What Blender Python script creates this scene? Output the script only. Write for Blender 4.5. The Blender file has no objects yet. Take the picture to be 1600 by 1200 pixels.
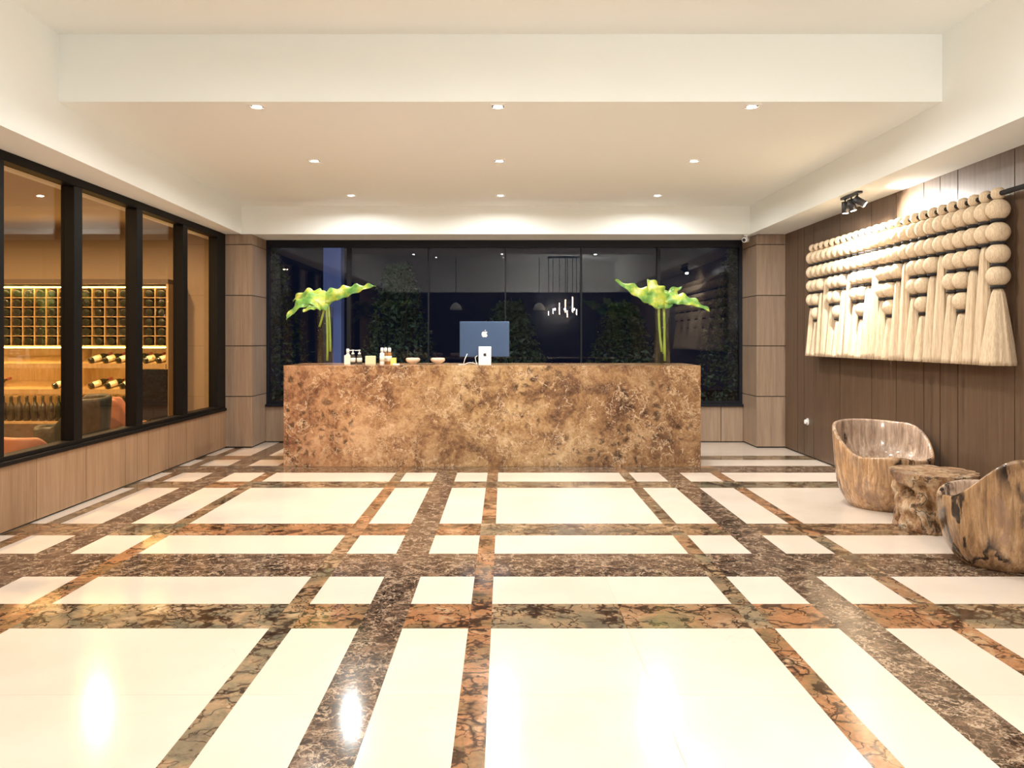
import bpy, math, random
from mathutils import Vector, noise, Matrix
random.seed(7)
S = bpy.context.scene
C = S.collection
PI = math.pi
# ---------------------------------------------------------------- camera
F, VX, VY, HC = 1270.0, 788.0, 531.0, 1.35      # focal in px of 1600x1200, vanishing point, eye height
cd = bpy.data.cameras.new('camera'); cam = bpy.data.objects.new('camera', cd); C.objects.link(cam)
cam.location = (0, 0, HC); cam.rotation_euler = (PI/2, 0, 0)
cd.sensor_fit = 'HORIZONTAL'; cd.sensor_width = 36; cd.lens = F/1600*36
cd.shift_x = (800-VX)/1600; cd.shift_y = -(600-VY)/1600
cd.clip_start = .02
S.camera = cam
# ---------------------------------------------------------------- world, exposure
w = bpy.data.worlds.new('night'); S.world = w; w.use_nodes = True
w.node_tree.nodes['Background'].inputs[0].default_value = (.16, .24, .62, 1)
w.node_tree.nodes['Background'].inputs[1].default_value = .012
S.view_settings.view_transform = 'Standard'; S.view_settings.look = 'None'
S.view_settings.gamma = 1; S.view_settings.use_curve_mapping = False
S.view_settings.exposure = 0.80
WARM = (1, 1, .97)
def area(name, loc, rot, size, power, col, spread=150, size_y=None):
    l = bpy.data.lights.new(name, 'AREA'); l.energy = power; l.color = col; l.size = size
    if size_y: l.shape = 'RECTANGLE'; l.size_y = size_y
    else: l.shape = 'DISK'
    l.spread = math.radians(spread)
    o = bpy.data.objects.new(name, l); o.location = loc; o.rotation_euler = rot; C.objects.link(o); return o
def spot(name, loc, target, power, col, cone=60, blend=.6, rad=.03):
    l = bpy.data.lights.new(name, 'SPOT'); l.energy = power; l.color = col
    l.spot_size = math.radians(cone); l.spot_blend = blend; l.shadow_soft_size = rad
    o = bpy.data.objects.new(name, l); o.location = loc
    o.rotation_euler = (Vector(target)-Vector(loc)).to_track_quat('-Z', 'Y').to_euler(); C.objects.link(o); return o
# ---------------------------------------------------------------- materials
def mat(name, col=(.5, .5, .5), rough=.5, metal=0, spec=.5, emit=None, es=0, **k):
    m = bpy.data.materials.new(name); m.use_nodes = True
    b = m.node_tree.nodes['Principled BSDF']
    b.inputs['Base Color'].default_value = (*col, 1); b.inputs['Roughness'].default_value = rough
    b.inputs['Metallic'].default_value = metal; b.inputs['Specular IOR Level'].default_value = spec
    if emit: b.inputs['Emission Color'].default_value = (*emit, 1); b.inputs['Emission Strength'].default_value = es
    for a, v in k.items(): b.inputs[a.replace('_', ' ')].default_value = v
    return m
class G:
    """small node helper"""
    def __init__(s, m): s.m = m; s.t = m.node_tree; s.b = s.t.nodes['Principled BSDF']
    def n(s, typ, ins=None, **props):
        d = s.t.nodes.new(typ)
        for k, v in props.items(): setattr(d, k, v)
        for k, v in (ins or {}).items():
            if isinstance(v, bpy.types.NodeSocket): s.t.links.new(v, d.inputs[k])
            else: d.inputs[k].default_value = v
        return d
    def co(s, sc=(1, 1, 1), off=None, rot=(0, 0, 0)):
        c = s.n('ShaderNodeTexCoord').outputs['Object']
        mp = s.n('ShaderNodeMapping', {0: c, 'Scale': sc, 'Rotation': rot})
        if off is not None: s.t.links.new(off, mp.inputs['Location'])
        return mp.outputs[0]
    def noise(s, co, scale, detail=4, rough=.55, dist=0):
        return s.n('ShaderNodeTexNoise', {'Vector': co, 'Scale': scale, 'Detail': detail, 'Roughness': rough, 'Distortion': dist})
    def warp(s, co, scale, amt, detail=3):
        nz = s.noise(co, scale, detail).outputs['Color']
        a = s.n('ShaderNodeVectorMath', {0: nz, 1: (.5, .5, .5)}, operation='SUBTRACT').outputs[0]
        b = s.n('ShaderNodeVectorMath', {0: a, 'Scale': amt}, operation='SCALE').outputs[0]
        return s.n('ShaderNodeVectorMath', {0: co, 1: b}, operation='ADD').outputs[0]
    def ramp(s, fac, stops, interp='LINEAR'):
        r = s.n('ShaderNodeValToRGB', {0: fac}); e = r.color_ramp; e.interpolation = interp
        while len(e.elements) < len(stops): e.elements.new(.5)
        for q, (p, c) in zip(e.elements, stops):
            q.position = p; q.color = (*c, 1) if len(c) == 3 else c
        return r.outputs[0]
    def g(s, fac, a, b): return s.n('ShaderNodeMapRange', {0: fac, 1: a, 2: b, 3: 0.0, 4: 1.0}).outputs[0]
    def mix(s, fac, a, b, mode='MIX'):
        d = s.n('ShaderNodeMix', data_type='RGBA', blend_type=mode)
        for i, v in ((0, fac), (6, a), (7, b)):
            if isinstance(v, bpy.types.NodeSocket): s.t.links.new(v, d.inputs[i])
            else: d.inputs[i].default_value = (*v, 1) if isinstance(v, tuple) else v
        return d.outputs[2]
    def mul(s, a, b): return s.n('ShaderNodeMath', {0: a, 1: b}, operation='MULTIPLY').outputs[0]
    def edge(s, co, scale):
        return s.n('ShaderNodeTexVoronoi', {'Vector': co, 'Scale': scale}, feature='DISTANCE_TO_EDGE').outputs['Distance']
    def vein(s, co, scale, w0, detail=5, rough=.6):
        n_ = s.noise(co, scale, detail, rough).outputs[0]
        a = s.n('ShaderNodeMath', {0: n_, 1: .5}, operation='SUBTRACT').outputs[0]
        a = s.n('ShaderNodeMath', {0: a}, operation='ABSOLUTE').outputs[0]
        return s.g(a, w0, w0*.15)
    def isl(s): return s.n('ShaderNodeNewGeometry').outputs['Random Per Island']
    def islvec(s, k=9.0):
        return s.n('ShaderNodeVectorMath', {0: s.n('ShaderNodeCombineXYZ', {0: s.isl(), 1: s.isl(), 2: 0.0}).outputs[0], 'Scale': k}, operation='SCALE').outputs[0]
    def out(s, c): s.t.links.new(c, s.b.inputs['Base Color'])
    def bump(s, h, st=.2, d=.01):
        s.t.links.new(s.n('ShaderNodeBump', {'Height': h, 'Strength': st, 'Distance': d}).outputs[0], s.b.inputs['Normal'])

def m_cream():
    m = mat('cream_marble', rough=.13, spec=.4); g = G(m); co = g.co(off=g.islvec())
    c = g.ramp(g.noise(co, 2.2, 5).outputs[0], [(.3, (.665, .565, .475)), (.7, (.72, .625, .54))])
    wv = g.warp(co, 3, .5)
    v = g.g(g.edge(wv, 2.1), .012, .0); v2 = g.g(g.noise(co, 3.1).outputs[0], .58, .68)
    c = g.mix(g.mul(g.mul(v, v2), .35), c, (.5, .42, .32))
    c = g.mix(g.isl(), c, g.mix(1.0, c, (.95, .94, .92), 'MULTIPLY')); g.out(c); return m
def m_emp():
    m = mat('dark_emperador_marble', rough=.1); g = G(m); co = g.co(off=g.islvec())
    wv = g.warp(co, 7, .14, 5)
    c = g.ramp(g.noise(wv, 6, 8, .72).outputs[0], [(.36, (.014, .008, .006)), (.48, (.040, .022, .014)), (.57, (.095, .055, .034)), (.70, (.25, .155, .095))])
    k = g.g(g.noise(co, 4, 4).outputs[0], .42, .58)
    c = g.mix(g.mul(g.mul(g.g(g.edge(wv, 15), .07, .0), k), .7), c, (.30, .20, .13))
    c = g.mix(g.mul(g.g(g.edge(wv, 15), .25, .36), .7), c, (.014, .007, .005))
    c = g.mix(g.mul(g.vein(wv, 7, .018), .8), c, (.48, .36, .25))
    c = g.mix(g.mul(g.vein(g.warp(co, 20, .06), 22, .035), .45), c, (.36, .25, .17)); g.out(c); return m
def m_rain():
    m = mat('rainforest_marble', rough=.1); g = G(m); off = g.islvec(13); co = g.co(off=off)
    wv = g.warp(co, 3.5, .45, 5)
    a = g.ramp(g.noise(wv, 3, 6, .66).outputs[0], [(.32, (.10, .075, .04)), (.43, (.24, .14, .065)), (.53, (.36, .165, .075)), (.66, (.46, .31, .18))])
    b = g.ramp(g.noise(wv, 3.6, 6, .66).outputs[0], [(.32, (.08, .075, .055)), (.46, (.20, .165, .105)), (.58, (.34, .225, .125)), (.70, (.50, .40, .27))])
    c = g.mix(g.g(g.isl(), .3, .7), a, b)
    fine = g.noise(g.warp(co, 6, .3), 24, 6, .75).outputs[0]
    c = g.mix(g.mul(g.g(fine, .5, .7), .5), c, (.06, .032, .018))
    c = g.mix(g.mul(g.vein(g.warp(co, 5, .3, 4), 2.2, .030, 3), .92), c, (.025, .010, .006))
    c = g.mix(g.mul(g.vein(g.warp(co, 4, .4, 4), 4.4, .022, 3), .85), c, (.04, .016, .008))
    c = g.mix(g.mul(g.g(g.edge(g.warp(co, 3, .5, 4), 2.6), .012, .004), .85), c, (.025, .010, .006)); g.out(c); return m
def m_counter():
    m = mat('brown_counter_marble', rough=.18); g = G(m); co = g.co()
    wv = g.warp(co, 1.8, .55, 6)
    c = g.ramp(g.noise(wv, 2.0, 9, .76).outputs[0], [(.36, (.085, .042, .024)), (.44, (.22, .115, .055)), (.52, (.40, .235, .105)), (.64, (.58, .40, .21))])
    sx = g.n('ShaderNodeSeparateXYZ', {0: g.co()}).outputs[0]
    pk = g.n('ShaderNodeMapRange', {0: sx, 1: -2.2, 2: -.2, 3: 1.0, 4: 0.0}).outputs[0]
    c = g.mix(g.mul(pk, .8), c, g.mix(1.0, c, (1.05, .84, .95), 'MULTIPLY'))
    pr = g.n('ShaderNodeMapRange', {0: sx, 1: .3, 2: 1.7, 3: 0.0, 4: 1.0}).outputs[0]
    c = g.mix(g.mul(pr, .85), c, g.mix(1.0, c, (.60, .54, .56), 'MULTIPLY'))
    ed = g.edge(g.warp(co, 7, .16, 4), 10)
    zone = g.g(g.noise(g.warp(co, 2, .4), 1.2, 4).outputs[0], .47, .56)
    c = g.mix(g.mul(g.mul(g.g(ed, .14, .30), zone), .8), c, (.035, .017, .011))
    fine = g.noise(g.warp(co, 10, .15), 34, 7, .8).outputs[0]
    c = g.mix(g.mul(g.g(fine, .52, .66), .6), c, (.09, .045, .026))
    c = g.mix(g.mul(g.g(fine, .47, .36), .45), c, (.62, .42, .24))
    c = g.mix(g.mul(g.vein(g.warp(co, 2.5, .6, 6), 1.5, .007, 6), .7), c, (.72, .53, .34))
    k = g.g(g.noise(co, 2.2, 3).outputs[0], .44, .6)
    c = g.mix(g.mul(g.mul(g.vein(g.warp(co, 6, .3, 6), 6, .022, 6), k), .65), c, (.66, .47, .29))
    g.out(c); return m
def m_wood(name, a, b, rough=.4):
    m = mat(name, rough=rough); g = G(m); off = g.islvec(5)
    co = g.co((26, 26, 1.3), off); c = g.ramp(g.noise(co, 1, 5, .6, .4).outputs[0], [(.3, a), (.7, b)])
    co2 = g.co((120, 120, 4), off); c = g.mix(g.mul(g.g(g.noise(co2, 1, 3).outputs[0], .5, .75), .35), c, tuple(x*.6 for x in a))
    c = g.mix(g.isl(), c, g.mix(1.0, c, (.86, .84, .82), 'MULTIPLY')); g.out(c); return m
def m_petrified(name, cols, crack, cs=1.0):
    m = mat(name, rough=.16); g = G(m)
    wv = g.warp(g.co((7, 7, 1.5)), 1.3, 1.2, 5)
    c = g.ramp(g.noise(wv, 1.3, 8, .74).outputs[0], [(.30, cols[0]), (.43, cols[1]), (.54, cols[2]), (.70, cols[3])])
    st = g.noise(g.warp(g.co((42, 42, 2.2)), .5, 2, 3), 1, 5, .65).outputs[0]
    c = g.mix(g.mul(g.g(st, .46, .66), .55), c, tuple(x*.5 for x in cols[0]))
    c = g.mix(g.mul(g.g(st, .44, .30), .45), c, tuple(min(1, x*1.25) for x in cols[3]))
    pt = g.noise(g.warp(g.co((1, 1, .7)), 4, .4, 4), 5, 5, .6).outputs[0]
    c = g.mix(g.mul(g.g(pt, .56, .64), .55), c, (.24, .15, .11))
    cc = g.warp(g.co((1, 1, .42)), 4, .3, 5)
    k = g.g(g.noise(g.co((1, 1, .6), rot=(0, 0, 1.2)), 2.3, 2).outputs[0], *crack)
    c = g.mix(g.mul(g.mul(g.vein(cc, 2.2*cs, .030, 4), k), .95), c, (.014, .010, .010))
    blot = g.noise(cc, 5*cs, 4, .6).outputs[0]
    c = g.mix(g.mul(g.mul(g.g(blot, .60, .63), k), .95), c, (.014, .010, .010))
    g.out(c); return m
def m_rough_stone():
    m = mat('rough_petrified_wood', rough=.5); g = G(m); co = g.co()
    wv = g.warp(g.co((1, 1, .8)), 6, .2, 5)
    c = g.ramp(g.noise(wv, 9, 9, .75).outputs[0], [(.32, (.06, .03, .016)), (.42, (.27, .13, .055)), (.49, (.47, .27, .13)), (.57, (.64, .45, .27)), (.68, (.80, .70, .55))])
    c = g.mix(g.mul(g.g(g.noise(wv, 4, 5).outputs[0], .54, .62), .6), c, (.24, .13, .09))
    c = g.mix(g.mul(g.vein(wv, 4, .022, 6), .85), c, (.035, .018, .010))
    c = g.mix(g.mul(g.g(g.noise(co, 40, 5, .7).outputs[0], .55, .68), .5), c, (.06, .03, .018))
    g.out(c); g.bump(g.noise(wv, 14, 9, .75).outputs[0], 1.0, .03); return m
def m_glass(name, tint=(1, 1, 1), f0=.04, rough=0.0, kmax=1.0):
    """flat pane: clear transmission plus Schlick reflection"""
    m = bpy.data.materials.new(name); m.use_nodes = True; t = m.node_tree; t.nodes.clear()
    o = t.nodes.new('ShaderNodeOutputMaterial'); mx = t.nodes.new('ShaderNodeMixShader')
    tr = t.nodes.new('ShaderNodeBsdfTransparent'); gl = t.nodes.new('ShaderNodeBsdfGlossy')
    tr.inputs[0].default_value = (*tint, 1); gl.inputs['Roughness'].default_value = rough
    lw = t.nodes.new('ShaderNodeLayerWeight'); lw.inputs[0].default_value = .5
    p = t.nodes.new('ShaderNodeMath'); p.operation = 'POWER'; p.inputs[1].default_value = 5
    a = t.nodes.new('ShaderNodeMath'); a.operation = 'MULTIPLY_ADD'; a.inputs[1].default_value = kmax-f0; a.inputs[2].default_value = f0
    L = t.links.new
    L(lw.outputs['Facing'], p.inputs[0]); L(p.outputs[0], a.inputs[0]); L(a.outputs[0], mx.inputs[0])
    L(tr.outputs[0], mx.inputs[1]); L(gl.outputs[0], mx.inputs[2]); L(mx.outputs[0], o.inputs[0]); return m
def m_leaf():
    m = mat('fresh_leaf', rough=.35); g = G(m)
    c = g.ramp(g.noise(g.co(), 7, 3).outputs[0], [(.32, (.05, .17, .03)), (.46, (.16, .33, .06)), (.57, (.42, .47, .05)), (.70, (.52, .60, .30))])
    g.out(c); g.b.inputs['Subsurface Weight'].default_value = 0; return m
def m_wool():
    m = mat('wool_cord', rough=.9, spec=.1); g = G(m)
    n_ = g.noise(g.co((160, 160, 7)), 1, 3, .6).outputs[0]
    g.out(g.ramp(n_, [(.3, (.52, .38, .24)), (.7, (.74, .60, .43))])); g.bump(n_, .5, .006); return m

M = dict(
 cream=m_cream(), emp=m_emp(), rain=m_rain(), counter=m_counter(),
 paint=mat('ceiling_paint', (.895, .925, .895), .85, spec=.2),
 wood=m_wood('light_oak_laminate', (.26, .15, .08), (.39, .24, .135)),
 wood_r=m_wood('walnut_laminate', (.086, .051, .030), (.148, .091, .054)),
 wood_p=m_wood('pillar_laminate', (.28, .195, .135), (.40, .29, .205)),
 gap=mat('joint_black', (.012, .01, .009), .8),
 black=mat('black_metal', (.018, .018, .022), .4), frame=mat('dark_frame', (.006, .007, .012), .5, spec=.25),
 frame_l=mat('dark_bronze_frame', (.006, .005, .004), .5, spec=.12),
 white=mat('white_plastic', (.82, .82, .80), .35), trimw=mat('white_trim', (.92, .91, .88), .3),
 lamp=mat('lamp_lens', (1, 1, 1), .4, emit=(1, .93, .8), es=9),
 led=mat('warm_led_strip', (1, .8, .5), .4, emit=(1, .66, .24), es=24),
 glass=m_glass('window_glass', (.88, .90, .92), .034), glass_l=m_glass('tinted_window_glass', (.90, .86, .80), .05),
 vase=m_glass('vase_glass', (.93, .95, .92), .04, kmax=.35),
 water=m_glass('water', (.90, .93, .82), .01, kmax=.05),
 leaf=m_leaf(), stem=mat('stem_green', (.45, .52, .10), .45), wool=m_wool(),
 black_cord=mat('black_cord', (.012, .010, .010), .8),
 pet_a=m_petrified('petrified_wood_pale', [(.17, .10, .06), (.34, .22, .14), (.50, .29, .14), (.66, .50, .35)], (.60, .64)),
 pet_b=m_petrified('petrified_wood_brown', [(.13, .07, .038), (.28, .165, .085), (.40, .235, .115), (.52, .36, .22)], (.40, .46), .9),
 stone=m_rough_stone(),
 blue=mat('blue_anodised', (.055, .10, .20), .35, .3), amber=mat('amber_liquid', (.35, .16, .05), .15),
 darkliq=mat('dark_bottle', (.06, .05, .04), .15), box=mat('cream_card', (.75, .68, .42), .6),
 boxw=mat('ivory_card', (.82, .79, .66), .5), yel=mat('yellow_card', (.80, .62, .16), .5), bowl=mat('glazed_bowl', (.74, .55, .40), .25),
 bluecol=mat('blue_column_paint', (.20, .27, .62), .7), soil=mat('garden_ground', (.03, .035, .03), .9),
 foliage=mat('night_foliage', (.10, .16, .10), .35), bark=mat('bark', (.08, .06, .05), .8),
 barwood=m_wood('cabinet_oak', (.40, .27, .12), (.56, .40, .19)), bardark=mat('bar_dark', (.10, .07, .045), .5),
 barwall=mat('bar_wall', (.42, .33, .22), .8), barfloor=mat('bar_floor', (.16, .12, .08), .25),
 bottle=mat('bottle_glass', (.020, .022, .012), .12), label=mat('bottle_label', (.85, .80, .55), .6),
 foil=mat('bottle_foil', (.30, .05, .04), .35, .3),
 leather_d=mat('dark_green_leather', (.035, .04, .03), .45), leather_c=mat('copper_leather', (.48, .20, .11), .4),
 screen=mat('black_screen', (.01, .01, .012), .3), rear=mat('entrance_dark', (.03, .028, .026), .3),
 glow=mat('filament', (1, .8, .6), .4, emit=(1, .62, .36), es=60), dimbulb=mat('dim_bulb', (1, .9, .8), .4, emit=(1, .8, .6), es=.7), grout=mat('grout', (.42, .36, .28), .6))
# ---------------------------------------------------------------- mesh helpers
class MB:
    def __init__(s): s.v = []; s.f = []; s.m = []; s.s = []
    def add(s, vs, fs, mi=0, sm=False):
        o = len(s.v); s.v += [tuple(v) for v in vs]
        for f in fs: s.f.append(tuple(i+o for i in f)); s.m.append(mi); s.s.append(sm)
        return s
    def box(s, x0, x1, y0, y1, z0, z1, mi=0):
        v = [(x, y, z) for z in (z0, z1) for y in (y0, y1) for x in (x0, x1)]
        return s.add(v, [(0, 2, 3, 1), (4, 5, 7, 6), (0, 1, 5, 4), (2, 6, 7, 3), (0, 4, 6, 2), (1, 3, 7, 5)], mi)
    def prism(s, pts, z0, z1, mi=0):
        n = len(pts); v = [(x, y, z0) for x, y in pts]+[(x, y, z1) for x, y in pts]
        return s.add(v, [tuple(range(n))[::-1], tuple(range(n, 2*n))]+[(i, (i+1) % n, n+(i+1) % n, n+i) for i in range(n)], mi)
    def tube(s, pts, r, n=10, mi=0, cap=True):
        pts = [Vector(p) for p in pts]; k = len(pts); rs = r if isinstance(r, (list, tuple)) else [r]*k
        vs = []; up = None
        for i, p in enumerate(pts):
            t = (pts[min(i+1, k-1)]-pts[max(i-1, 0)]).normalized()
            if up is None: up = Vector((0, 0, 1)) if abs(t.z) < .9 else Vector((1, 0, 0))
            a = t.cross(up).normalized(); b = a.cross(t).normalized(); up = b
            for j in range(n):
                q = 2*PI*j/n; vs.append(p+(a*math.cos(q)+b*math.sin(q))*rs[i])
        fs = [(i*n+j, i*n+(j+1) % n, (i+1)*n+(j+1) % n, (i+1)*n+j) for i in range(k-1) for j in range(n)]
        s.add(vs, fs, mi, True)
        if cap:
            o = len(s.v)-k*n
            s.f.append(tuple(o+j for j in range(n))[::-1]); s.m.append(mi); s.s.append(False)
            s.f.append(tuple(o+(k-1)*n+j for j in range(n))); s.m.append(mi); s.s.append(False)
        return s
    def lathe(s, prof, n=24, c=(0, 0, 0), mi=0, axis='z', fn=None):
        vs = []
        for (r, z) in prof:
            for j in range(n):
                q = 2*PI*j/n; rr = r*(fn(q, z) if fn else 1)
                x, y = rr*math.cos(q), rr*math.sin(q)
                p = (x, y, z) if axis == 'z' else (x, z, -y)
                vs.append((c[0]+p[0], c[1]+p[1], c[2]+p[2]))
        k = len(prof)
        fs = [(i*n+j, i*n+(j+1) % n, (i+1)*n+(j+1) % n, (i+1)*n+j) for i in range(k-1) for j in range(n)]
        s.add(vs, fs, mi, True); o = len(s.v)-k*n
        if prof[0][0] > 1e-5: s.f.append(tuple(o+j for j in range(n))[::-1]); s.m.append(mi); s.s.append(False)
        if prof[-1][0] > 1e-5: s.f.append(tuple(o+(k-1)*n+j for j in range(n))); s.m.append(mi); s.s.append(False)
        return s
    def ball(s, c, r, n=20, k=12, mi=0, sq=(1, 1, 1)):
        o = len(s.v); s.lathe([(max(1e-6, r*math.sin(PI*i/k)), -r*math.cos(PI*i/k)) for i in range(k+1)], n, (0, 0, 0), mi)
        for i in range(o, len(s.v)):
            v = s.v[i]; s.v[i] = (c[0]+v[0]*sq[0], c[1]+v[1]*sq[1], c[2]+v[2]*sq[2])
        return s
    def build(s, name, mats, parent=None, loc=(0, 0, 0), bev=0, rot=(0, 0, 0)):
        me = bpy.data.meshes.new(name); me.from_pydata(s.v, [], s.f)
        for m in (mats if isinstance(mats, (list, tuple)) else [mats]): me.materials.append(m)
        me.polygons.foreach_set('material_index', s.m); me.polygons.foreach_set('use_smooth', s.s); me.update()
        o = bpy.data.objects.new(name, me); C.objects.link(o); o.location = loc; o.rotation_euler = rot
        if parent: o.parent = parent
        if bev:
            b = o.modifiers.new('bevel', 'BEVEL'); b.width = bev; b.segments = 2; b.limit_method = 'ANGLE'
        return o
def tag(o, label, cat, group=None):
    o['label'] = label; o['category'] = cat
    if group: o['group'] = group
    return o
def thing(name, label, cat, loc=(0, 0, 0), rz=0, group=None):
    o = bpy.data.objects.new(name, None); C.objects.link(o); o.location = loc; o.rotation_euler = (0, 0, rz)
    o.empty_display_size = .1; return tag(o, label, cat, group)
def st(o): o['kind'] = 'structure'; return o
def dup(root, loc=None, rz=None, label=None, group=None):
    r = root.copy(); C.objects.link(r)
    if loc is not None: r.location = loc
    if rz is not None: r.rotation_euler = (0, 0, rz)
    if label: r['label'] = label
    if group: r['group'] = group
    for ch in list(root.children):
        c = ch.copy(); C.objects.link(c); c.parent = r
        for g in ch.children:
            d = g.copy(); C.objects.link(d); d.parent = c
    return r
def at(px, py, Y): return Vector(((px-VX)*Y/F, Y, HC-(py-VY)*Y/F))
# ================================================================= SETTING
XL, XR, YB, YF, ZS, ZC, ZH, YM = -3.482, 3.51, 10.72, -1.0, 2.67, 3.02, 3.495, 5.70
XE = [XL, -3.37, -3.262, -2.959, -2.743, -2.428, -2.313, -1.1, -.995, -.684, -.477, -.169, -.062, .574, .578, 1.162, 1.264, 1.564, 1.78, 2.088, 2.201, XR]
XT = {1: 'n', 3: 'w', 5: 'n', 7: 'n', 9: 'w', 11: 'n', 13: 'j', 15: 'n', 17: 'w', 19: 'n'}
YE = [YF, .1, .45, 1.0, 1.5, 2.0, 2.35, 3.088, 3.092, 3.801, 4.156, 4.634, 5.131, 5.612, 5.97, 7.41, 7.745, 8.259, 8.70, 9.14, 9.47, YB]
YT = {1: 'n', 3: 'w', 5: 'n', 7: 'j', 9: 'n', 11: 'w', 13: 'n', 15: 'n', 17: 'w', 19: 'n'}
fl = MB()
for i in range(len(XE)-1):
    for j in range(len(YE)-1):
        a, b = XT.get(i, ''), YT.get(j, '')
        if a == 'n' and b != '' and b != 'j': k = 2
        elif a == 'w' or b == 'w': k = 1
        elif a == 'n' or b == 'n': k = 2
        elif a == 'j' or b == 'j': k = 3
        else: k = 0
        if YE[j] >= 8.7 and XE[i] > 2.05 and b == '': k = 0
        fl.add([(XE[i], YE[j], 0), (XE[i+1], YE[j], 0), (XE[i+1], YE[j+1], 0), (XE[i], YE[j+1], 0)], [(0, 1, 2, 3)], k)
fl.box(XL-.3, XR+.3, YF-.2, YB+.2, -.1, -.004, 3)
st(fl.build('floor', [M['cream'], M['emp'], M['rain'], M['grout']]))
# ceiling with dropped perimeter soffits
ce = MB()
ce.prism([(-3.9, YF-.2), (-3.10, YF-.2), (-3.10, 5.0), (-3.283, 10.15), (-3.283, 11.0), (-3.9, 11.0)], ZS, 3.7)
ce.box(3.07, 3.9, YF-.2, 11.0, ZS, 3.7)
ce.box(-3.283, 3.07, 10.15, 11.0, ZS, 3.7)
ce.box(-3.3, 3.07, YM, 10.15, ZC, 3.7)
ce.box(-3.3, 3.07, YF-.2, YM, ZH, 3.7)
st(ce.build('ceiling', M['paint']))
# left wall: low oak panelling under a long window
JL = [2.0, 2.9, 3.8, 4.5, 5.3, 6.05, 6.77, 7.47, 7.71, 7.95, 8.43, 8.90, 9.59, 10.15]
wl = MB(); wl.box(XL-.2, XL-.02, YF-.2, 10.15, 0, .47, 1)
wl.box(XL-.2, XL, YF-.2, 2.0, 0, ZS, 0)
for a, b in zip(JL, JL[1:]): wl.box(XL-.02, XL, a+.004, b-.004, .012, .47, 0)
st(wl.build('wall_left', [M['wood'], M['gap']]))
s_ = MB(); s_.box(XL-.2, XL+.025, 2.0, 10.13, .47, .503)
st(s_.build('trim_1', M['frame_l'], bev=.006))
wf = MB(); D = .09
wf.box(XL-D-.02, XL, 2.0, 10.15, .503, .535); wf.box(XL-D-.02, XL, 2.0, 10.15, 2.60, ZS)
MUL = [(2.0, 2.1), (3.29, 3.42), (4.41, 4.54), (5.53, 5.66), (6.58, 6.71), (7.70, 7.83), (8.81, 8.94), (9.87, 10.15)]
for a, b in MUL: wf.box(XL-D-.02, XL-.0, a, b, .535, 2.60)
w1 = st(wf.build('window_1', M['frame_l'], bev=.004))
for (a, b), (c, d) in zip(MUL, MUL[1:]):
    p = MB(); p.box(XL-D+.004, XL-D+.010, b, c, .535, 2.60); p.build('glass_pane', M['glass_l'], w1)
# right wall: vertical walnut panels
JR = [YF, .2, 1.3, 2.2, 3.0, 3.7, 4.3, 4.9, 5.59, 6.29, 6.546, 6.80, 7.28, 7.77, 8.5, 9.22, 9.515, 9.72, 10.15, YB]
wr = MB(); wr.box(XR+.02, XR+.2, YF-.2, YB+.2, 0, 2.8, 1)
for a, b in zip(JR, JR[1:]): wr.box(XR, XR+.02, a+.005, b-.005, .012, ZS, 0)
st(wr.build('wall_right', [M['wood_r'], M['gap']]))
# panelled corner pillars
ZP = [.012, .643, 1.274, 1.905, 2.54, ZS]
for nm, x0, x1 in (('wall_corner_left', XL-.1, -3.149), ('wall_corner_right', 3.149, XR)):
    p = MB(); p.box(x0+.012, x1-.012, 10.162, YB+.2, 0, ZS, 1)
    for a, b in zip(ZP, ZP[1:]): p.box(x0, x1, 10.15, YB+.2, a+.005, b-.005, 0)
    st(p.build(nm, [M['wood_p'], M['gap']]))
# rear wall below window
wb = MB(); wb.box(-3.149, 3.149, YB+.02, YB+.2, 0, .47, 1)
xs = [-3.149, -2.5, -1.75, -1.0, -.25, .5, 1.25, 2.05, 2.857, 3.149]
for a, b in zip(xs, xs[1:]): wb.box(a+.004, b-.004, YB, YB+.02, .012, .47, 0)
st(wb.build('wall_back', [M['wood_p'], M['gap']]))
s_ = MB(); s_.box(-3.149, 3.149, YB-.03, YB+.2, .47, .503); st(s_.build('trim_2', M['frame'], bev=.006))
bf = MB(); y0, y1 = YB+.03, YB+.12
bf.box(-3.149, 3.149, y0, y1, .503, .54); bf.box(-3.149, 3.149, y0, y1, 2.575, ZS)
MB2 = [(-3.149, -3.115), (-2.085, -2.035), (-1.013, -.995), (.005, .022), (1.008, 1.03), (2.02, 2.065), (3.11, 3.149)]
for a, b in MB2: bf.box(a, b, y0, y1, .54, 2.575)
w2 = st(bf.build('window_2', M['frame'], bev=.003))
for (a, b), (c, d) in zip(MB2, MB2[1:]):
    p = MB(); p.box(b, c, y0+.04, y0+.046, .54, 2.575); p.build('glass_pane', M['glass'], w2)
# entrance wall behind the viewer
wf_ = MB(); wf_.box(-3.9, 3.9, YF-.2, YF, 0, 2.67, 1); wf_.box(-3.9, 3.9, YF-.2, YF, 2.67, 3.7, 0)
st(wf_.build('wall_front', [M['paint'], M['rear']]))
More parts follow.
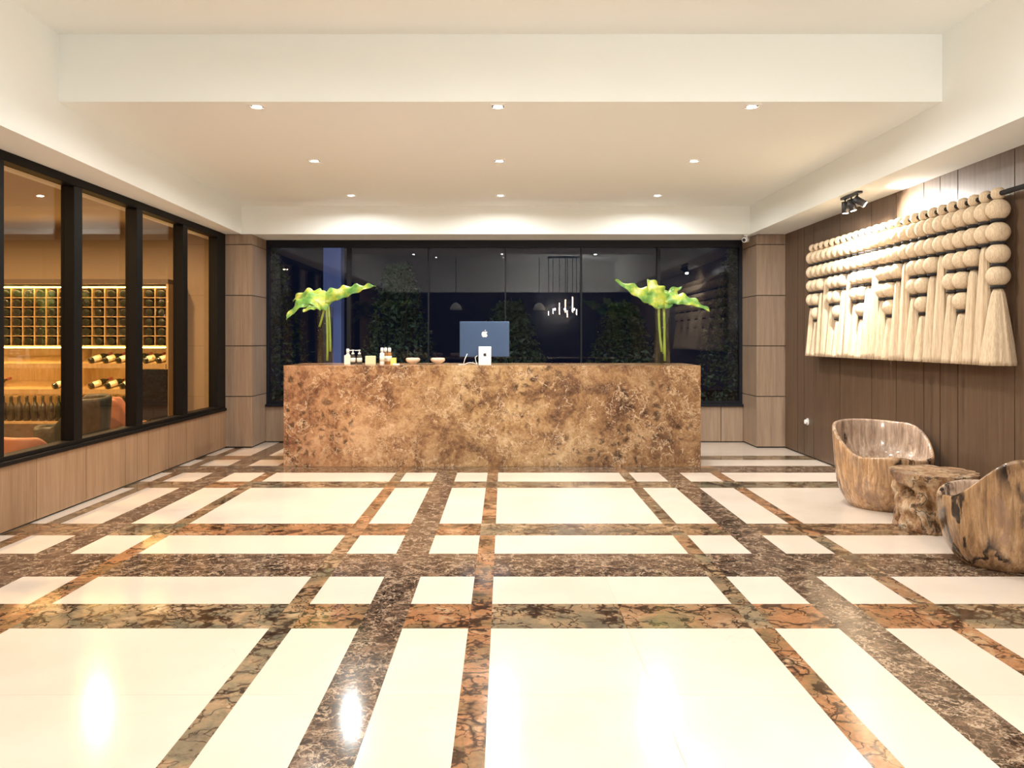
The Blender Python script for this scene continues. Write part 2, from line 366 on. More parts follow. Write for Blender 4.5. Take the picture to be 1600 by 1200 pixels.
# ---------------- bar room seen through the left window
b_ = MB(); b_.box(-9.5, XL-.2, 1.5, 11.2, -.1, 0); st(b_.build('floor', M['barfloor']))
b_ = MB(); b_.box(-9.5, XL-.2, 1.5, 11.2, 2.85, 2.95); st(b_.build('ceiling', M['barwall']))
b_ = MB(); b_.box(-9.5, XL-.1, 11.0, 11.2, 0, 2.85); st(b_.build('wall_bar_back', M['barwall']))
b_ = MB(); b_.box(-9.6, -9.5, 1.5, 11.2, 0, 2.85); b_.box(-9.5, XL-.2, 1.4, 1.5, 0, 2.85); st(b_.build('wall_bar_side', M['barwall']))
for x in (-4.6, -6.6):  # unseen lamps added to brighten the bar room, no fittings modelled
    for y in (4.5, 7.0, 9.2):
        area('bar_fill_lamp', (x, y, 2.83), (0, 0, 0), .12, 55, (1, .66, .34), 175)
# ================================================================= LIGHT FITTINGS
def downlight():
    t = thing('downlight', '', 'ceiling light')
    r = MB(); h = .056
    r.box(-h, h, -h, -h+.014, -.006, 0); r.box(-h, h, h-.014, h, -.006, 0); r.box(-h, -h+.014, -h+.014, h-.014, -.006, 0); r.box(h-.014, h, -h+.014, h-.014, -.006, 0)
    r.build('trim_ring', M['trimw'], t)
    b = MB(); b.box(-h+.014, h-.014, -h+.014, h-.014, -.0015, 0); b.build('housing', M['black'], t)
    l = MB(); l.lathe([(.033, 0), (.033, -.004), (.026, -.006)], 20, (0, .008, -.0015)); l.build('lens', M['lamp'], t)
    return t
d0 = downlight(); first = True
rows = [(5.81, ZC, 'nearest the viewer', -1), (7.575, ZC, 'in the middle row', 0), (9.384, ZC, 'nearest the back window', 1)]
cols = [(-1.77, 'left'), (-.045, 'centre'), (1.77, 'right')]
PW = 17.5
for y, z, rn, k in rows:
    for x, cn in cols:
        o = d0 if first else dup(d0); first = False
        o.location = (x, y, z); o['label'] = 'small square recessed downlight, %s one of the row %s' % (cn, rn); o['group'] = 'recessed ceiling downlights'
        area('downlight_lamp', (x, y, z-.012), (0, 0, 0), .06, PW, WARM, 170)
for y in (4.04, 2.27, .5):  # unseen lamps added out of view to light the near room, no fittings
    for x, cn in cols:
        area('downlight_lamp', (x, y, ZH-.012), (0, 0, 0), .06, PW*.5, WARM, 170)
# three-headed spot bar on the right soffit
t = thing('track_spotlight', 'black three headed spotlight bar on the right soffit above the wall hanging', 'spotlight', (3.15, 7.38, ZS))
p = MB(); p.box(-.022, .022, -.19, .19, -.022, 0); p.build('mounting_bar', M['black'], t, bev=.003)
for dy, ax in ((.13, (.05, .05, -1)), (0, (.25, -.1, -1)), (-.13, (.95, -.5, -.75))):
    d = Vector(ax).normalized(); c = Vector((0, dy, -.075)); h = MB()
    h.tube([(0, dy, -.022), (0, dy, -.07)], .007, 8)
    hh = h.build('arm', M['black'], t)
    h = MB(); h.tube([c-d*.03, c+d*.075], .032, 20); o = h.build('spot_head', M['black'], t)
    h = MB(); h.tube([c+d*.0755, c+d*.078], .026, 20); h.build('lens', M['lamp'], o)
spot('spot_lamp', (3.15+.05, 7.38-.16, ZS-.13), (3.46, 6.95, 2.35), 110, (1, .95, .87), 130, 1)
spot('spot_lamp', (3.15+.02, 7.38, ZS-.16), (3.45, 7.5, 2.0), 115, (1, .95, .87), 120, 1)
spot('spot_lamp', (3.16, 7.51, ZS-.16), (3.42, 8.1, 1.9), 100, (1, .95, .87), 110, 1)
# hanging filament lights (seen mirrored in the back window)
t = thing('pendant_light', 'cluster of glowing rod pendants on black stems, mirrored in the back window', 'pendant light', (1.56, .6, 0))
p = MB(); p.box(-.45, .4, -.12, .12, ZH-.03, ZH); p.build('canopy', M['black'], t)
for k, (x, y, z, l) in enumerate(((-.42, .05, 1.98, .10), (-.3, -.05, 2.02, .14), (-.14, .04, 2.0, .3), (.02, -.04, 2.05, .34), (.06, .08, 1.93, .18), (.2, 0, 2.06, .4), (.3, .05, 2.0, .14))):
    p = MB(); p.tube([(x, y, z+l), (x, y, ZH-.03)], .008, 8); q = p.build('stem', M['black'], t)
    p = MB(); p.tube([(x, y, z), (x, y, z+l)], .012, 10); p.build('glowing_rod', M['glow'], q)
for x in (1.3, 1.56, 1.8):
    l = bpy.data.lights.new('pendant_glow', 'POINT'); l.energy = 46; l.color = (1, .98, .93); l.shadow_soft_size = .02
    o = bpy.data.objects.new('pendant_glow', l); o.location = (x, .6, 2.14); C.objects.link(o)
t = thing('dome_pendant', 'grey dome pendant lamp mirrored faintly in the back window, left of the rods', 'pendant light', (-1.25, .6, 0))
for k, x in enumerate((-1.25, .9)):
    if k: t = thing('dome_pendant', 'grey dome pendant lamp mirrored faintly in the back window, beside the rods', 'pendant light', (x, .6, 0))
    p = MB(); p.tube([(0, 0, 2.3), (0, 0, ZH)], .008, 8); p.build('stem', M['black'], t)
    p = MB(); p.lathe([(.155, 2.12), (.16, 2.12), (.14, 2.2), (.09, 2.27), (.02, 2.31), (.02, 2.30), (.085, 2.26), (.133, 2.2), (.155, 2.12)], 28); p.build('lamp_shade', M['white'], t)
    p = MB(); p.ball((0, 0, 2.17), .05, 16, 10); p.build('bulb', M['dimbulb'], t)
# ================================================================= RECEPTION COUNTER
CX0, CX1, CY0, CY1, CZ = -2.352, 2.093, 8.659, 9.60, 1.077
t = thing('reception_counter', 'long brown marble reception counter in front of the back window', 'counter', ((CX0+CX1)/2, CY0, 0))
hw = (CX1-CX0)/2
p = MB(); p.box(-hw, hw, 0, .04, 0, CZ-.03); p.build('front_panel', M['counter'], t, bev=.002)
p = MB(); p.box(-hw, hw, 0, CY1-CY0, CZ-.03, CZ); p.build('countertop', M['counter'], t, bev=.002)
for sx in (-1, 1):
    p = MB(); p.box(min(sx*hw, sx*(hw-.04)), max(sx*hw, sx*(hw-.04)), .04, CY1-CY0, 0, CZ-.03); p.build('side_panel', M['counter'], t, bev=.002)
p = MB(); p.box(-hw+.04, hw-.04, .35, CY1-CY0-.02, .70, .73); p.build('work_shelf', M['bardark'], t)
# ================================================================= WALL HANGING
t = thing('wall_hanging', 'large cream wool hanging of balls and tassels on a black rod on the right wall', 'wall hanging', (3.42, 5.63, 0))
p = MB(); p.tube([(0, -.75, 2.36), (0, 3.45, 2.36)], .018, 12); p.tube([(0, -.45, 2.36), (.09, -.45, 2.36)], .012, 8); p.tube([(0, 3.42, 2.36), (.09, 3.42, 2.36)], .012, 8)
p.build('rod', M['black_cord'], t)
def tassel(z1, z0, r0, r1, seed):
    rnd = random.Random(seed); ph = [rnd.uniform(0, 6.28) for _ in range(4)]; m = MB(); prof = []
    n = 14
    for i in range(n+1):
        u = i/n; r = r0+(r1-r0)*(u**.9); prof.append((r*(1-.25*max(0, 1-u*14)), z1+(z0-z1)*u))
    prof.append((r1*.5, z0+.004))
    fn = lambda q, z: 1+.07*math.sin(7*q+ph[0])+.05*math.sin(13*q+ph[1]+2*z)+.05*math.sin(21*q+ph[2])
    m.lathe(prof[::-1], 48, (0, 0, 0), 0, 'z', fn); return m
ZR = [2.252, 2.095, 1.945, 1.792, 1.638]
NB = [4]+[2, 3, 5, 4]*6
bd = MB(); bd.ball((0, 0, 0), .077, 24, 14, sq=(1, 1, .96)); sb = MB(); sb.ball((0, 0, 0), .046, 18, 10)
b0 = s0 = None
for i, n in enumerate(NB):
    y = .1405*i
    if s0 is None: s0 = sb.build('top_ball', M['wool'], t, (0, y, 2.362)); o = s0
    else: o = s0.copy(); C.objects.link(o); o.location = (0, y, 2.362)
    if i == 0:
        ck = MB(); ck.lathe([(.022, -.012), (.026, 0), (.022, .012)], 16); k0 = ck.build('top_tie', M['black_cord'], o, (0, 0, -.044))
        ck = MB(); ck.lathe([(.046, -.009), (.05, 0), (.046, .009)], 20); k1 = ck.build('black_tie', M['black_cord'], None, (0, 0, -.077)); k1used = False
    else: c_ = k0.copy(); C.objects.link(c_); c_.parent = o
    for k in range(n):
        if b0 is None: b0 = bd.build('wool_ball', M['wool'], t, (0, y, ZR[k])); o = b0
        else: o = b0.copy(); C.objects.link(o); o.location = (0, y, ZR[k])
        if not k1used: k1.parent = o; k1used = True
        else: c_ = k1.copy(); C.objects.link(c_); c_.parent = o
    z1 = ZR[n-1]-.084
    tassel(z1, 1.172, .032, .078 if i else .112, i).build('tassel', M['wool'], t, (0, y, 0))
# ================================================================= TUB CHAIRS AND STONE TABLE
def tub(name, label, cat, loc, front, R=.37, hl=.415, hh=.665, hs=.28, mo=None, mi_=None, seed=0, group=None, base=.28, th=.035, a0=60, a1=106):
    N = 96; prof = []; vs = []
    def H(q):
        a = abs(math.degrees(q)); u = min(1, max(0, (a-a0)/(a1-a0))); u = u*u*(3-2*u)
        return hl+(hh-hl)*u+.012*math.sin(2*q+seed)-.035*math.exp(-((math.degrees(q)-22)/22)**2)
    def r(z): return R*(1-(base+.06)*math.exp(-z/.115))+.05*max(0, z-.35)
    rings = []
    K = 16
    for i in range(K+1): rings.append(('o', (i/K)**1.5))
    rings += [('t', j) for j in (1, 2, 3)]
    for i in range(15): rings.append(('i', i/15))
    for kind, u in rings:
        for j in range(N):
            q = -PI+2*PI*j/N; h = H(q)
            wob = 1+.012*math.sin(3*q+seed)+.008*math.sin(7*q+2*seed)
            if kind == 'o': z = u*(h-th/2); rr = r(z)*wob
            elif kind == 't':
                a = PI*u/4; rr = r(h)*wob-th/2+th/2*math.cos(a); z = h-th/2+th/2*math.sin(a)
            else:
                a = PI/2*u; ri = r(h)*wob-th; rr = ri*math.cos(a)**.6; z = (h-th/2)-((h-th/2)-hs)*math.sin(a)**.6
            vs.append((rr*math.cos(q), rr*math.sin(q), z))
    k = len(rings); vs.append((0, 0, hs)); vs.append((0, 0, 0)); m = MB()
    fs = [(i*N+j, i*N+(j+1) % N, (i+1)*N+(j+1) % N, (i+1)*N+j) for i in range(k-1) for j in range(N)]
    fs += [((k-1)*N+j, (k-1)*N+(j+1) % N, k*N) for j in range(N)]
    outer = [f for f in fs if f[0] < (K+2)*N]; inner = [f for f in fs if f[0] >= (K+2)*N]
    m.add(vs, outer, 0, True)
    for f in inner: m.f.append(f); m.m.append(1); m.s.append(True)
    m.f.append(tuple(range(N))[::-1]); m.m.append(0); m.s.append(False)
    o = m.build(name, [mo, mi_ or mo], None, loc, rot=(0, 0, math.radians(front)))
    return tag(o, label, cat, group)
inn = m_petrified('petrified_wood_inner', [(.20, .12, .085), (.38, .27, .20), (.52, .38, .28), (.70, .58, .47)], (.52, .58), 1.3)
tub('tub_chair', 'pale petrified wood tub chair beside the right wall, bowl facing the viewer', 'chair', (3.08, 6.6, 0), -88, hl=.44, a0=50, a1=125, mo=M['pet_a'], mi_=inn, seed=1)
tub('tub_chair', 'brown petrified wood tub chair with black cracks, cut off by the right edge', 'chair', (3.03, 4.93, 0), 130, mo=M['pet_b'], mi_=inn, seed=3.1, hh=.665, hl=.43, a0=58, a1=122)
def stone():
    N, K = 96, 30; vs = []
    for i in range(K+1):
        z = .408*i/K
        for j in range(N):
            q = 2*PI*j/N
            r = .252+.026*((z-.2)/.2)**2*(1 if z > .2 else .25)+(.012 if z > .36 else 0)
            d = noise.noise(Vector((math.cos(q)*1.6, math.sin(q)*1.6, z*5+3)))*.03+noise.noise(Vector((math.cos(q)*5, math.sin(q)*5, z*16)))*.028
            pit = max(0, noise.noise(Vector((math.cos(q)*3+8, math.sin(q)*3, z*9)))-.12)*.2
            if z > .37: pit *= .3
            r += d-pit
            vs.append((r*math.cos(q), r*math.sin(q), z))
    m = MB(); fs = [(i*N+j, i*N+(j+1) % N, (i+1)*N+(j+1) % N, (i+1)*N+j) for i in range(K) for j in range(N)]
    m.add(vs, fs, 0, True)
    m.f.append(tuple(range(N))[::-1]); m.m.append(0); m.s.append(False)
    m.f.append(tuple(K*N+j for j in range(N))); m.m.append(0); m.s.append(False)
    return m
tag(stone().build('side_table', M['stone'], None, (3.08, 5.84, 0)), 'rough craggy stone drum side table standing between the two tub chairs', 'side table')
# wall socket
t = thing('wall_socket', 'small round white socket low on the right wall near the back corner', 'socket', (XR, 9.40, .403), 0)
p = MB(); p.tube([(0, 0, 0), (-.008, 0, 0)], .042, 24); p.build('cover_plate', M['white'], t)
p = MB(); p.tube([(-.008, 0, 0), (-.035, 0, 0)], .026, 20); p.build('plug', M['trimw'], t)
# security camera
t = thing('security_camera', 'small white security camera at the top right corner of the back window', 'camera', (3.04, 10.20, ZS))
p = MB(); p.tube([(0, 0, 0), (0, 0, -.02)], .035, 18); p.tube([(0, 0, -.02), (0, 0, -.05)], .012, 10); p.build('mount', M['white'], t)
p = MB(); p.tube([(.03, .03, -.06), (-.05, -.06, -.075)], .03, 18); o = p.build('camera_body', M['white'], t)
p = MB(); p.tube([(-.0505, -.0606, -.0752), (-.053, -.0634, -.0758)], .022, 16); p.build('lens', M['black'], o)
# ================================================================= ON THE COUNTER
def logo(m, s, y, y2, flip=1):
    ap = [(0, .28), (.12, .33), (.28, .36), (.42, .30), (.47, .22), (.38, .13), (.34, 0), (.36, -.12), (.44, -.22), (.5, -.27), (.44, -.42), (.33, -.56), (.24, -.62), (.12, -.60), (0, -.57), (-.12, -.60), (-.24, -.62), (-.36, -.52), (-.46, -.34), (-.5, -.12), (-.48, .1), (-.40, .25), (-.28, .34), (-.15, .34)]
    lf = [(0, .40), (.03, .52), (.12, .62), (.22, .66), (.2, .54), (.12, .44)]
    for pts in (ap, lf):
        n = len(pts); vs = [(x*s, y, z*s) for x, z in pts]+[(x*s, y2, z*s) for x, z in pts]
        m.add(vs, [tuple(range(n)), tuple(range(n, 2*n))[::-1]]+[(i, (i+1) % n, n+(i+1) % n, n+i) for i in range(n)])
    return m
t = thing('computer_monitor', 'blue-backed desktop computer with a white logo, standing mid counter', 'computer', ((757-VX)*9.3/F, 9.35, CZ))
p = MB(); p.box(-.286, .286, -.006, .008, .078, .485); p.build('display', M['blue'], t, bev=.006)
p = logo(MB(), .068, -.0085, -.006); o = p.build('logo', M['white'], t, (0, 0, .345)); o['label'] = 'white apple-shaped logo'
p = MB(); p.box(-.07, .07, -.14, .05, 0, .006); p.add([(-.065, -.135, .006), (.065, -.135, .006), (.065, -.006, .16), (-.065, -.006, .16), (-.065, -.127, .006), (.065, -.127, .006), (.065, -.004, .15), (-.065, -.004, .15)], [(0, 1, 2, 3), (4, 7, 6, 5), (0, 4, 5, 1), (3, 2, 6, 7), (0, 3, 7, 4), (1, 5, 6, 2)])
p.build('stand', M['blue'], t, bev=.002)
t = thing('product_box', 'white upright box with a dark logo in front of the computer', 'box', ((757.7-VX)*8.85/F, 8.85, CZ))
p = MB(); p.box(-.068, .068, -.03, .03, 0, .2); p.build('carton', M['white'], t, bev=.004)
o = logo(MB(), .034, -.0312, -.03).build('logo', M['black'], t, (.001, 0, .115)); o['label'] = 'small black apple-shaped logo'
t = thing('charging_cable', 'thin white cable looping on the counter left of the white box', 'cable', ((735-VX)*8.9/F, 8.9, CZ))
p = MB(); pts = [(-.13, 0, .004), (-.09, .02, .004), (-.06, .02, .006), (-.03, 0, .02), (0, -.02, .024), (.04, 0, .018), (.075, .03, .004), (.06, .05, .03), (.05, .05, .08), (.075, .045, .1)]
p.tube(pts, .0035, 8); p.build('wire', M['white'], t)
p = MB(); p.tube([(-.075, .01, .008), (-.062, .01, .06), (-.035, .01, .12)], .004, 8); p.build('plug_lead', M['white'], t)
# bowls
def bowl(px, label):
    m = MB(); pr = [(.040, 0), (.044, .014), (.070, .030), (.080, .050), (.076, .066), (.062, .072), (.056, .066), (.05, .035), (.0001, .028)]
    m.lathe(pr, 40, (0, 0, 0), 0, 'z', lambda q, z: 1+.05*math.sin(5*q)*(z > .02))
    return tag(m.build('bowl', M['bowl'], None, ((px-VX)*9.1/F, 9.1, CZ)), label, 'bowl', 'shell coloured bowls on the counter')
bowl(645, 'small tan scalloped bowl on the counter, nearer the bottles'); bowl(684, 'small tan scalloped bowl on the counter, nearer the computer')
# toiletry bottles and cartons
def pump_bottle(px, py_y, body, h, label, pump=True, wd=.03, group='toiletry bottles on the counter'):
    t = thing('toiletry_bottle', label, 'bottle', ((px-VX)*py_y/F, py_y, CZ), 0, group)
    m = MB(); m.lathe([(wd*.95, 0), (wd, .006), (wd, h-.012), (wd*.9, h-.003), (.012, h+.004), (.012, h+.012)], 24); m.build('bottle_body', body, t)
    m = MB()
    if pump:
        m.lathe([(.016, h+.010), (.016, h+.028), (.006, h+.030), (.006, h+.048), (.013, h+.049), (.013, h+.062)], 16)
        m.box(-.05, .0, -.007, .007, h+.050, h+.060)
    else: m.lathe([(.017, h+.008), (.018, h+.03), (.017, h+.052), (.010, h+.058)], 16)
    m.build('pump' if pump else 'cap', M['white'], t)
    m = MB(); m.lathe([(wd+.0008, h*.25), (wd+.0008, h*.72)], 24); o = m.build('bottle_label', M['boxw'], t)
    o.scale = (1, 1, 1); return t
def carton(px0, px1, y, h, ma, label, dp=.06, rz=0):
    s = y/F; wdt = (px1-px0)*s; m = MB(); m.box(-wdt/2, wdt/2, -dp/2, dp/2, 0, h)
    return tag(m.build('carton', ma, None, (((px0+px1)/2-VX)*s, y, CZ), bev=.002, rot=(0, 0, rz)), label, 'carton')
carton(538.5, 547.5, 9.05, .102, M['boxw'], 'ivory carton at the left end of the toiletries by the left vase')
pump_bottle(543.5, 9.15, M['white'], .115, 'white capped bottle standing behind the leftmost ivory carton', False, .022)
pump_bottle(551.5, 9.08, M['darkliq'], .10, 'dark pump bottle right beside the leftmost ivory carton', True, .029)
pump_bottle(561.5, 9.08, M['darkliq'], .10, 'dark pump bottle between the leftmost ivory carton and the plain cream carton', True, .029)
carton(571, 587, 9.1, .093, M['box'], 'plain cream carton standing alone between the two bottle groups', .08, .12)
pump_bottle(597, 9.08, M['white'], .128, 'white bodied capped bottle, first of the trio beside the cream carton', False, .026)
pump_bottle(602.5, 9.16, M['amber'], .128, 'amber capped bottle in the middle of the trio', False, .026)
pump_bottle(608.5, 9.08, M['amber'], .128, 'amber capped bottle next to the small yellow carton', False, .026)
carton(610.5, 619, 8.98, .075, M['yel'], 'small yellow carton in front of the amber bottles', .05)
m = MB(); m.box(-.035, .035, -.03, .03, 0, .012); tag(m.build('soap_dish', M['white'], None, ((619-VX)*8.9/F, 8.9, CZ), bev=.003), 'flat white dish lying beside the small yellow carton', 'dish')
# leaves in vases
def leaf(name, base, mid, tip, width, up=(0, 0, 1), fold=.25, lobes=5, depth=.35, seed=0, parent=None):
    base, mid, tip = Vector(base), Vector(mid), Vector(tip); rnd = random.Random(seed)
    NU, NV = 44, 8; vs = []; up = Vector(up)
    for i in range(NU+1):
        u = i/NU; p = base*(1-u)**2+mid*2*u*(1-u)+tip*u*u
        t = ((mid-base)*(1-u)+(tip-mid)*u).normalized(); sd = t.cross(up).normalized(); nn = sd.cross(t).normalized()
        wv = width*(math.sin(PI*min(1, u**.62))**.75)*(1-.25*u)
        for j in range(-NV, NV+1):
            v = j/NV; lob = 1-depth*(.5+.5*math.cos(2*PI*lobes*u+(.8 if j > 0 else 0)+seed))*abs(v)**1.5
            x = wv*v*lob; ruf = .013*math.sin(2*PI*lobes*.8*u+seed+(2 if v > 0 else 0))*v*v
            back = abs(v)*width*.28*(1-u)
            h = fold*abs(x)-.5*x*x/width+ruf*1.4; x += ruf*(1 if v > 0 else -1)*.6
            vs.append(p+sd*x+nn*h-t*back)
    W = 2*NV+1; m = MB(); m.add(vs, [(i*W+j, i*W+j+1, (i+1)*W+j+1, (i+1)*W+j) for i in range(NU) for j in range(W-1)], 0, True)
    o = m.build(name, M['leaf'], parent); s = o.modifiers.new('thick', 'SOLIDIFY'); s.thickness = .0022; return o
def vase(px, Y, h, label):
    t = thing('glass_vase', label, 'vase', ((px-VX)*Y/F, Y, CZ)); R = .087
    m = MB(); m.lathe([(R, 0), (R, h), (R-.006, h), (R-.006, .018), (.0001, .018)], 48); m.build('glass', M['vase'], t)
    m = MB(); m.lathe([(R-.0065, .019), (R-.0065, h*.82), (.0001, h*.82)], 40); m.build('water', M['water'], t)
    return t
v1 = vase(508.5, 9.10, .64, 'tall clear glass cylinder vase at the left end of the counter')
v2 = vase(1034.5, 8.90, .655, 'tall clear glass cylinder vase at the right end of the counter')
def P(px, py, Y, o): return at(px, py, Y)-Vector(o)
def bunch(o, Y, label, leaves, stems):
    t = thing('leaf_arrangement', label, 'leaf arrangement', o)
    for k, (b, m_, tp, wd, up, fo, lo, de) in enumerate(leaves):
        leaf('leaf', P(*b, o), P(*m_, o), P(*tp, o), wd, up, fo, lo, de, k*1.7, t)
    for a, b, c in stems:
        m = MB(); pts = [Vector(a)*(1-u)**2+Vector(b)*2*u*(1-u)+Vector(c)*u*u for u in [i/8 for i in range(9)]]
        m.tube(pts, [.012]*9, 10); m.build('stem', M['stem'], t)
    return t
o1 = ((508.5-VX)*9.10/F, 9.10, CZ+.02)
bunch(o1, 9.1, 'broad green leaves in the left vase, one tip pointing right', [
    ((494, 466, 9.10), (540, 452, 9.02), (587, 446, 8.92), .10, (.1, -1, .55), .1, 6, .12),
    ((516, 468, 9.08), (476, 452, 8.98), (447, 500, 8.90), .115, (-.3, -1, .5), .1, 5, .2),
    ((510, 470, 9.14), (482, 448, 9.22), (457, 470, 9.30), .11, (0, -1, .6), .15, 5, .2),
    ((512, 476, 9.05), (490, 470, 8.98), (474, 488, 8.92), .09, (0, -1, .4), .15, 4, .2)],
    [((.02, 0, .02), (.03, 0, .35), (.0, 0, .70)), ((-.07, .01, .40), (-.02, 0, .55), (.01, 0, .72)), ((.05, .02, .12), (.05, .02, .4), (.02, .02, .70))])
o2 = ((1034.5-VX)*8.90/F, 8.90, CZ+.02)
bunch(o2, 8.9, 'broad yellow-green leaves in the right vase, one tip drooping right', [
    ((1048, 472, 8.90), (1008, 462, 8.82), (961, 438, 8.76), .115, (-.1, -1, .5), .12, 5, .15),
    ((1036, 474, 8.86), (1026, 452, 8.82), (1012, 436, 8.88), .15, (.2, -1, .2), .1, 4, .15),
    ((1036, 466, 8.90), (1075, 460, 8.84), (1109, 487, 8.80), .085, (.2, -1, .5), .15, 5, .15),
    ((1034, 472, 8.94), (1048, 458, 8.97), (1064, 448, 9.02), .10, (0, -1, .4), .2, 4, .3)],
    [((.03, 0, .02), (.03, 0, .35), (.01, 0, .70)), ((0, .01, .12), (-.05, 0, .5), (-.03, 0, .70)), ((.02, .02, .1), (.04, .02, .4), (.02, .02, .70))])
# ================================================================= OUTSIDE THE BACK WINDOW
m = MB(); m.box(-9, 9, YB+.3, 22, -.12, -.02); st(m.build('garden_ground', M['soil']))
m = MB(); m.box(-2.74, -2.47, 12.3, 12.55, -.02, 4.2); tag(m.build('column', M['bluecol']), 'pale blue painted column standing outside the back window', 'column')
area('garden_fill_lamp', (-2.3, 11.3, 3.4), (math.radians(-40), 0, 0), .25, 5, (.55, .7, 1), 160)  # unseen lamp added to brighten the blue column
area('garden_fill_lamp', (-.9, 11.6, 3.3), (math.radians(-35), 0, 0), .3, 7, (.75, .9, 1), 160)  # this and the next are unseen lamps added to brighten the shrubs
area('garden_fill_lamp', (2.3, 11.6, 3.3), (math.radians(-35), 0, 0), .3, 4, (.6, .75, 1), 160)
def shrub(x, y, h, wx, n, label, seed):
    rnd = random.Random(seed); t = thing('garden_shrub', label, 'shrub', (x, y, -.02), 0, 'dark shrubs outside the back window')
    m = MB()
    for k in range(5):
        a = rnd.uniform(0, 6.28); m.tube([(0, 0, 0), (math.cos(a)*.15, math.sin(a)*.15, h*.4), (math.cos(a)*wx*.5, math.sin(a)*.4, h*.85)], [.03, .02, .006], 6)
    m.build('branches', M['bark'], t); m = MB()
    for k in range(n):
        z = h*(.08+.92*rnd.random()); a = rnd.uniform(0, 6.28); q = math.sqrt(rnd.random())*min(1, 1.25-z/h)
        c = Vector((math.cos(a)*q*wx, math.sin(a)*q*.7, z)); d = Vector((rnd.gauss(0, 1), rnd.gauss(0, 1), rnd.gauss(-.3, .7))).normalized()
        s = d.cross(Vector((rnd.gauss(0, 1), rnd.gauss(0, 1), rnd.gauss(0, 1)))).normalized(); l = rnd.uniform(.05, .11); w_ = l*.28; n_ = d.cross(s)*.01
        m.add([c, c+d*l*.5+s*w_+n_, c+d*l, c+d*l*.5-s*w_+n_], [(0, 1, 2), (0, 2, 3)])
    o = m.build('foliage', M['foliage'], t); o['kind'] = 'stuff'; return t
shrub(-4.0, 13.4, 3.0, .95, 3800, 'tall dark shrub outside, left of the blue column', 1)
shrub(-1.75, 13.4, 2.6, .8, 3600, 'leafy dark shrub outside, just right of the blue column', 2)
shrub(.1, 13.8, 2.0, .85, 3600, 'dark shrub outside, behind the bowls and computer', 3)
shrub(2.0, 13.8, 2.0, .85, 3000, 'dark shrub outside, behind the right vase', 4)
shrub(3.9, 13.4, 2.9, .8, 3000, 'dark shrub outside at the right end of the back window', 5)
# ================================================================= WINE CABINET IN THE BAR ROOM
YC = 10.45; ZT = 2.04
t = thing('wine_cabinet', 'backlit oak wine cabinet seen through the left window', 'cabinet', (-4.35, YC, 0))
bays = [(-2.93, -1.27), (-1.14, 0.0)]      # x relative to the right end
m = MB(); m.box(-2.97, .03, .36, .40, 0, ZT+.03); m.build('back_panel', M['barwood'], t)
for x in (-2.97, -1.24, -1.17, 0.0):
    m = MB(); m.box(x, x+.03, 0, .36, 0, ZT+.03); m.build('upright', M['barwood'], t)
m = MB(); m.box(-2.97, .03, -.01, .40, ZT+.03, ZT+.09); m.build('top_board', M['bardark'], t)
for (a, b) in bays:
    for z in (1.245, .985, .655, 2.02):
        m = MB(); m.box(a+.01, b-.01, .0, .02, z, z+.012); m.build('light_strip', M['led'], t)
    for z in (1.257, ):
        m = MB(); m.box(a, b, .02, .36, z, z+.02); m.build('shelf', M['barwood'], t)
    for z in (1.02, .69):      # slanted display shelves with a lip
        m = MB(); m.add([(a, .0, z), (b, .0, z), (b, .36, z+.12), (a, .36, z+.12), (a, .0, z-.02), (b, .0, z-.02), (b, .36, z+.10), (a, .36, z+.10)], [(0, 1, 2, 3), (4, 7, 6, 5), (0, 4, 5, 1), (3, 2, 6, 7), (0, 3, 7, 4), (1, 5, 6, 2)])
        m.box(a, b, -.015, .0, z-.035, z+.025); m.build('display_shelf', M['barwood'], t)
    n = int(round((b-a)/.155)); m = MB()
    for i in range(n+1): x = a+(b-a)*i/n; m.box(x-.006, x+.006, .05, .34, 1.277, 2.02)
    for k in range(1, 6): z = 1.277+.743*k/6; m.box(a, b, .06, .33, z-.006, z+.006)
    m.build('bottle_rack', M['barwood'], t)
BP = [(.0001, .004), (.030, .0), (.038, .006), (.038, .19), (.030, .215), (.0145, .235), (.0135, .30), (.016, .302), (.016, .312), (.0001, .313)]
wb = MB(); wb.lathe([(r*1.25, z) for r, z in BP], 16, (0, 0, 0), 0, 'y'); me0 = None
for bi, (a, b) in enumerate(bays):
    n = int(round((b-a)/.155)); lab = ('dark wine bottle lying end-on in the upper rack of the left cabinet bay', 'dark wine bottle lying end-on in the upper rack of the right cabinet bay')[bi]
    for i in range(n):
        for k in range(6):
            x = -4.35+a+(b-a)*(i+.5)/n; z = 1.277+.743*k/6+.006+.0475
            if me0 is None: o = wb.build('wine_bottle', M['bottle']); me0 = o; tag(o, lab, 'bottle', 'bottles lying in the upper rack')
            else: o = me0.copy(); C.objects.link(o)
            o['label'] = lab; o['group'] = 'bottles in the upper rack, %s bay' % ('left', 'right')[bi]; o.location = (x, YC+.045, z)
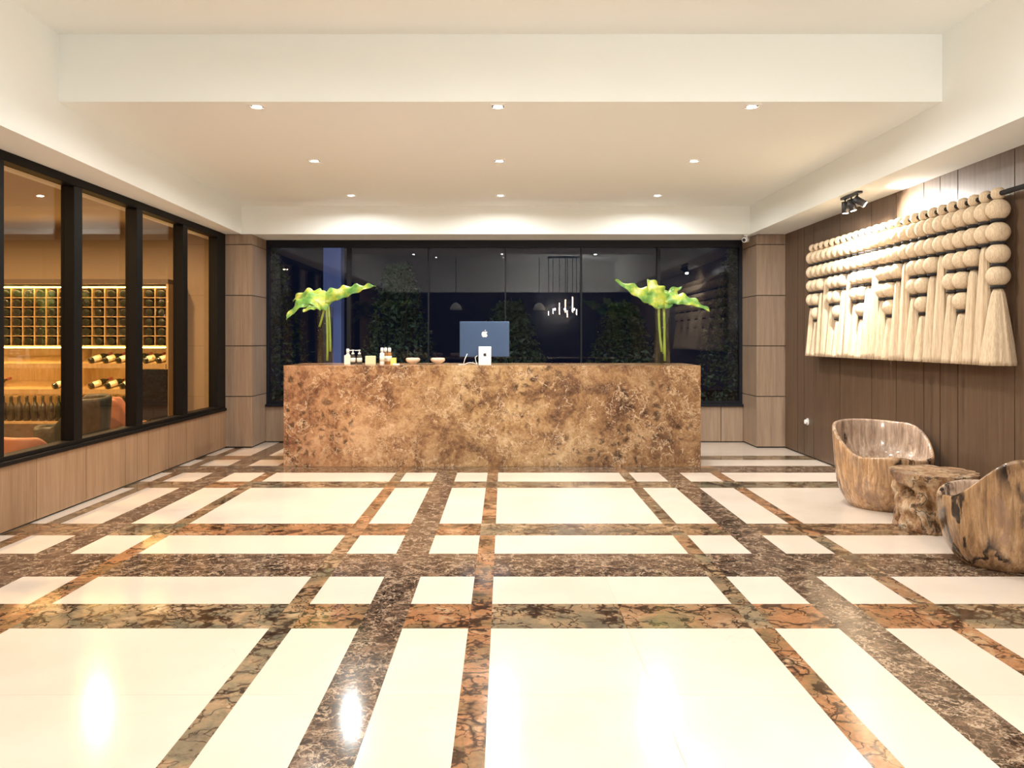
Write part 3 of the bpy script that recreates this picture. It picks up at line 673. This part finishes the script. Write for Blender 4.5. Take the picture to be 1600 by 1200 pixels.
# reclining display bottles with pale labels
t0 = thing('wine_bottle', 'wine bottle', 'bottle')
m = MB(); m.lathe(BP, 20); m.build('bottle_body', M['bottle'], t0)
m = MB(); m.lathe([(.0386, .05), (.0386, .15)], 20); m.build('bottle_label', M['label'], t0)
m = MB(); m.lathe([(.0142, .255), (.0168, .302), (.0165, .3135)], 16); m.build('foil', M['foil'], t0)
disp = [(1, z, x) for z, xs_ in ((1.02, (-.95, -.77, -.60, -.42, -.25, -.08)), (.69, (-.95, -.74, -.55, -.12))) for x in xs_]+[(0, .69, -2.45), (0, .69, -2.28), (0, .69, -1.42)]
for i, (bi, z, x) in enumerate(disp):
    o = t0 if i == 0 else dup(t0)
    o.location = (-4.35+x-.06, YC+.045, z+.057); o.rotation_euler = (math.radians(-66), math.radians(28), 0) if False else (math.radians(-71.5), 0, math.radians(-38))
    o['label'] = {(1, 1.02): 'pale labelled wine bottle reclining on the upper slanted shelf of the right bay', (1, .69): 'pale labelled wine bottle reclining on the lower slanted shelf of the right bay', (0, .69): 'pale labelled wine bottle reclining on the lower slanted shelf of the left bay'}[(bi, z)]
    o['group'] = 'bottles on the slanted shelves, %s %s' % (bi, z)
st0 = MB(); st0.lathe(BP, 16); s1 = None
for bi, (a, b) in enumerate(bays):
    n = int((b-a)/.10)
    for r_, (yy, zz) in enumerate(((.08, 0.0), (.24, .0))):
        for i in range(n):
            if s1 is None: s1 = o = st0.build('wine_bottle', M['bottle'])
            else: o = s1.copy(); C.objects.link(o)
            o.location = (-4.35+a+(b-a)*(i+.5+.2*r_)/n, YC+yy, .30)
            tag(o, 'dark wine bottle standing upright on the bottom shelf of the %s bay' % ('left', 'right')[bi], 'bottle', 'upright bottles at the bottom, %s bay' % ('left', 'right')[bi])
    m = MB(); m.box(a, b, 0, .36, .27, .30); m.build('shelf', M['barwood'], t)
    m = MB(); m.box(a, b, 0, .02, 0, .27); m.build('plinth', M['bardark'], t)
# lounge chairs and screen by the window
tub('lounge_chair', 'dark rounded leather tub chair behind the second pane of the left window', 'chair', (-4.35, 8.2, 0), 200, R=.34, hl=.5, hh=.78, hs=.42, mo=M['leather_d'], seed=.5, th=.06)
tub('lounge_chair', 'copper leather tub chair beside the dark one behind the left window', 'chair', (-4.22, 9.0, 0), 20, R=.25, hl=.45, hh=.72, hs=.40, mo=M['leather_c'], seed=.9, th=.05)
tub('lounge_chair', 'low copper leather tub chair behind the nearest pane of the left window', 'chair', (-4.08, 6.9, 0), 60, R=.34, hl=.40, hh=.56, hs=.40, mo=M['leather_c'], seed=1.7, th=.05)
t = thing('display_panel', 'black rectangular panel on a stand behind the third pane of the left window', 'panel', (-4.17, 9.7, 0))
m = MB(); m.box(-.15, .15, -.02, .02, .40, 1.0); m.build('panel', M['screen'], t, bev=.004)
m = MB(); m.tube([(0, 0, .012), (0, 0, .41)], .02, 12); m.box(-.12, .12, -.1, .1, 0, .012); m.build('stand', M['black'], t)
